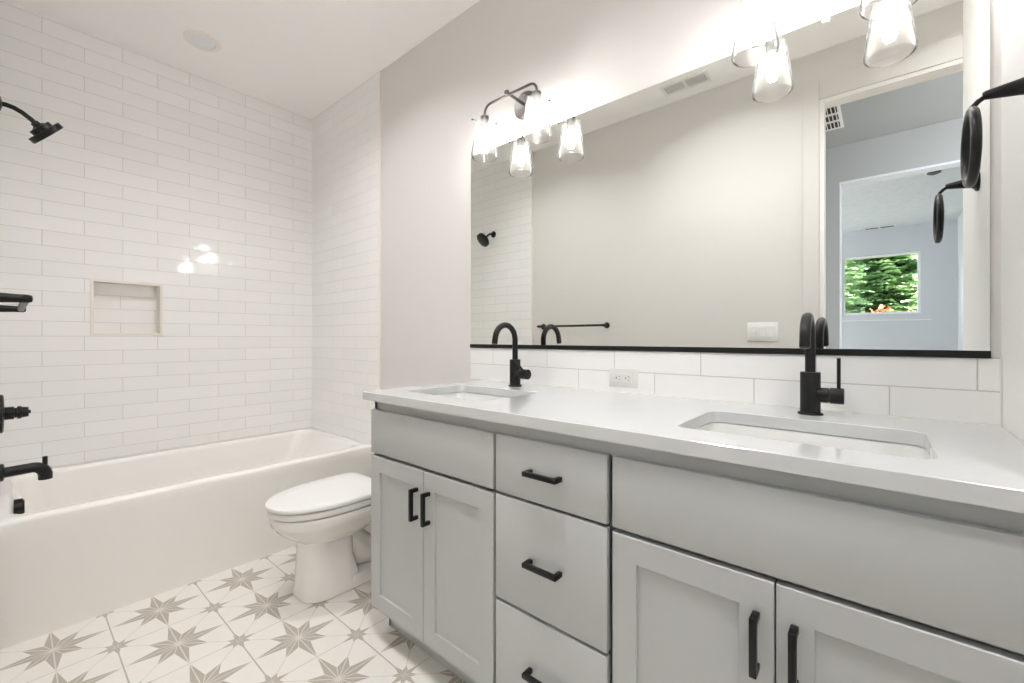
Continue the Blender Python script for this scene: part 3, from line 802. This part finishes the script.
def register(name, loc, hx_, hy_, banks, nsl, label, group, along='x', m=None):
    r = empty(name, loc, label, 'air vent', group)
    bm = new()
    box(bm, -hx_ - .02, hx_ + .02, -hy_ - .02, -hy_, -.006, 0, .001, 1); box(bm, -hx_ - .02, hx_ + .02, hy_, hy_ + .02, -.006, 0, .001, 1)
    box(bm, -hx_ - .02, -hx_, -hy_, hy_, -.006, 0); box(bm, hx_, hx_ + .02, -hy_, hy_, -.006, 0)
    part(bm, 'frame', m or M['plastic'], r)
    bm = new(); box(bm, -hx_, hx_, -hy_, hy_, -.0012 - (.0060 if nsl == 0 else 0), -.0002); part(bm, 'duct_opening', M['dark'] if along == 'y' or hy_ < .04 else M['greyslot'], r)
    bm = new()
    if nsl == 0: box(bm, -.012, .012, -hy_, hy_, -.0085, -.0072)
    for b_ in range(banks if nsl else 0):
        if along == 'x':
            w_ = 2 * hx_ / banks; x0 = -hx_ + b_ * w_ + .004; x1 = x0 + w_ - .008
            if b_: box(bm, x0 - .010, x0, -hy_, hy_, -.006, -.001)
            for k in range(nsl):
                X = x0 + (k + .5) * (x1 - x0) / nsl
                box(bm, X - .0032, X + .0032, -hy_, hy_, -.006, -.0025)
        else:
            w_ = 2 * hy_ / banks; y0 = -hy_ + b_ * w_
            if b_: box(bm, -hx_, hx_, y0 - .014, y0 + .014, -.006, -.001)
            for k in range(nsl):
                X = -hx_ + (k + .5) * 2 * hx_ / nsl
                box(bm, X - .0030, X + .0030, y0, y0 + w_, -.006, -.0025)
    part(bm, 'louvres', m or M['plastic'], r)
    return r
register('ceiling_vent', (-.965, .13, HC), .125, .045, 2, 10, 'white two-bank ceiling vent over the bathroom, seen at the top of the mirror', None)
register('ceiling_vent', (-.400, -1.02, HC), .148, .20, 3, 13, 'white vent with three dark slotted rows on the hallway ceiling in the mirror', None, along='y', m=M['trim'])
register('ceiling_vent', (-.05, -5.40, HC), .16, .03, 2, 0, 'slim white vent on the bedroom ceiling above the window', None)
sm = empty('smoke_detector', (.37, -2.90, HC), 'round white smoke detector on the bedroom ceiling, seen in the mirror', 'smoke detector')
bm = new(); lathe(bm, (0, 0, 0), (0, 0, -1), [(.078, 0), (.078, .016), (.070, .020)], 32, close=True); part(bm, 'base', M['plastic'], sm)
bm = new(); lathe(bm, (0, 0, -.020), (0, 0, -1), [(.052, 0), (.050, .010), (.030, .020), (0, .021)], 32); part(bm, 'cover', M['greyslot'], sm)

# ------------------------------------------------------------------ trees outside the bedroom window
def conifer_mesh(seed, H, R, m, z0=.4):
    rnd = random.Random(seed)
    bm = new()
    z = z0
    while z < H - .2:
        rr = R * (1 - (z / H)) ** .8
        nb = max(6, int(11 * rr / R) + 4)
        for k in range(nb):
            a = rnd.random() * 2 * PI
            L = rr * rnd.uniform(.75, 1.1)
            d = Vector((math.cos(a), math.sin(a), 0)); sd_ = Vector((-d.y, d.x, 0))
            n = max(5, int(L / .06))
            for i in range(n):
                f = (i + .6) / n
                p = d * (L * f) + Vector((0, 0, z + .28 * f * L * .5 - .42 * (f * L) ** 2 * .28))
                for s in (-1, 1):
                    l2 = .30 * (1.15 - f) * rnd.uniform(.7, 1.3) + .05
                    q = p + sd_ * s * l2 * .8 + d * l2 * .65 + Vector((0, 0, -.22 * l2 + rnd.uniform(-.03, .03)))
                    wd = d * .042 * rnd.uniform(.8, 1.5)
                    up = Vector((0, 0, rnd.uniform(-.02, .04)))
                    m1 = (p + q) / 2
                    vs = [bm.verts.new(x) for x in (p, m1 + wd + up, q, m1 - wd - up * .5)]
                    bm.faces.new(vs)
        z += rnd.uniform(.07, .11)
    return bm
def conifer(x, y, seed, H, R, m, label):
    r = empty('conifer_tree', (x, y, -.5), label, 'tree', 'conifer trees outside the bedroom window')
    part(conifer_mesh(seed, H, R, m), 'foliage', m, r, recalc=False)
    bm = new(); tube(bm, [(0, 0, 0), (0, 0, H * .5), (0, 0, H - .3)], [.16, .10, .02], 10); part(bm, 'trunk', M['bark'], r)
conifer(-1.36, -9.3, 3, 8.5, 1.45, M['needle'], 'bushy green conifer at the left of the bedroom window view')
conifer(1.42, -9.3, 9, 8.5, 1.45, M['needle2'], 'pale yellow-green conifer at the right of the bedroom window view')
conifer(-1.5, -15.4, 21, 9.5, 1.48, M['needle'], 'conifer deep in the background, seen through the gap at the left')
conifer(1.55, -15.4, 22, 9.5, 1.48, M['needle'], 'conifer deep in the background, seen through the gap at the right')
conifer(0.0, -18.6, 23, 10.0, 1.5, M['needle'], 'farthest conifer, glimpsed between the background trees')
conifer(0.0, -12.3, 5, 9.0, 1.5, M['needle'], 'darker green conifer in the middle, behind the two nearer trees')
bm = new(); rnd = random.Random(4)
for k in range(900):
    a, b_ = rnd.random() * 2 * PI, rnd.random() * PI
    rr = rnd.uniform(.5, 1)
    p = Vector((math.cos(a) * math.sin(b_) * .45 * rr, math.sin(a) * math.sin(b_) * .4 * rr, 1.25 + math.cos(b_) * .95 * rr))
    d = Vector((rnd.uniform(-1, 1), rnd.uniform(-1, 1), rnd.uniform(-1, 1))).normalized() * .05
    e = d.cross(Vector((rnd.uniform(-1, 1), rnd.uniform(-1, 1), 1))).normalized() * .03
    bm.faces.new([bm.verts.new(x) for x in (p - d, p + e, p + d, p - e)])
os_ = empty('autumn_shrub', (-.02, -7.35, -.5), 'small orange-leaved shrub low in the bedroom window view', 'shrub')
part(bm, 'foliage', M['orangeleaf'], os_, recalc=False)
bm = new(); tube(bm, [(0, 0, 0), (0, 0, 1.2)], [.03, .015], 8); part(bm, 'stem', M['bark'], os_)
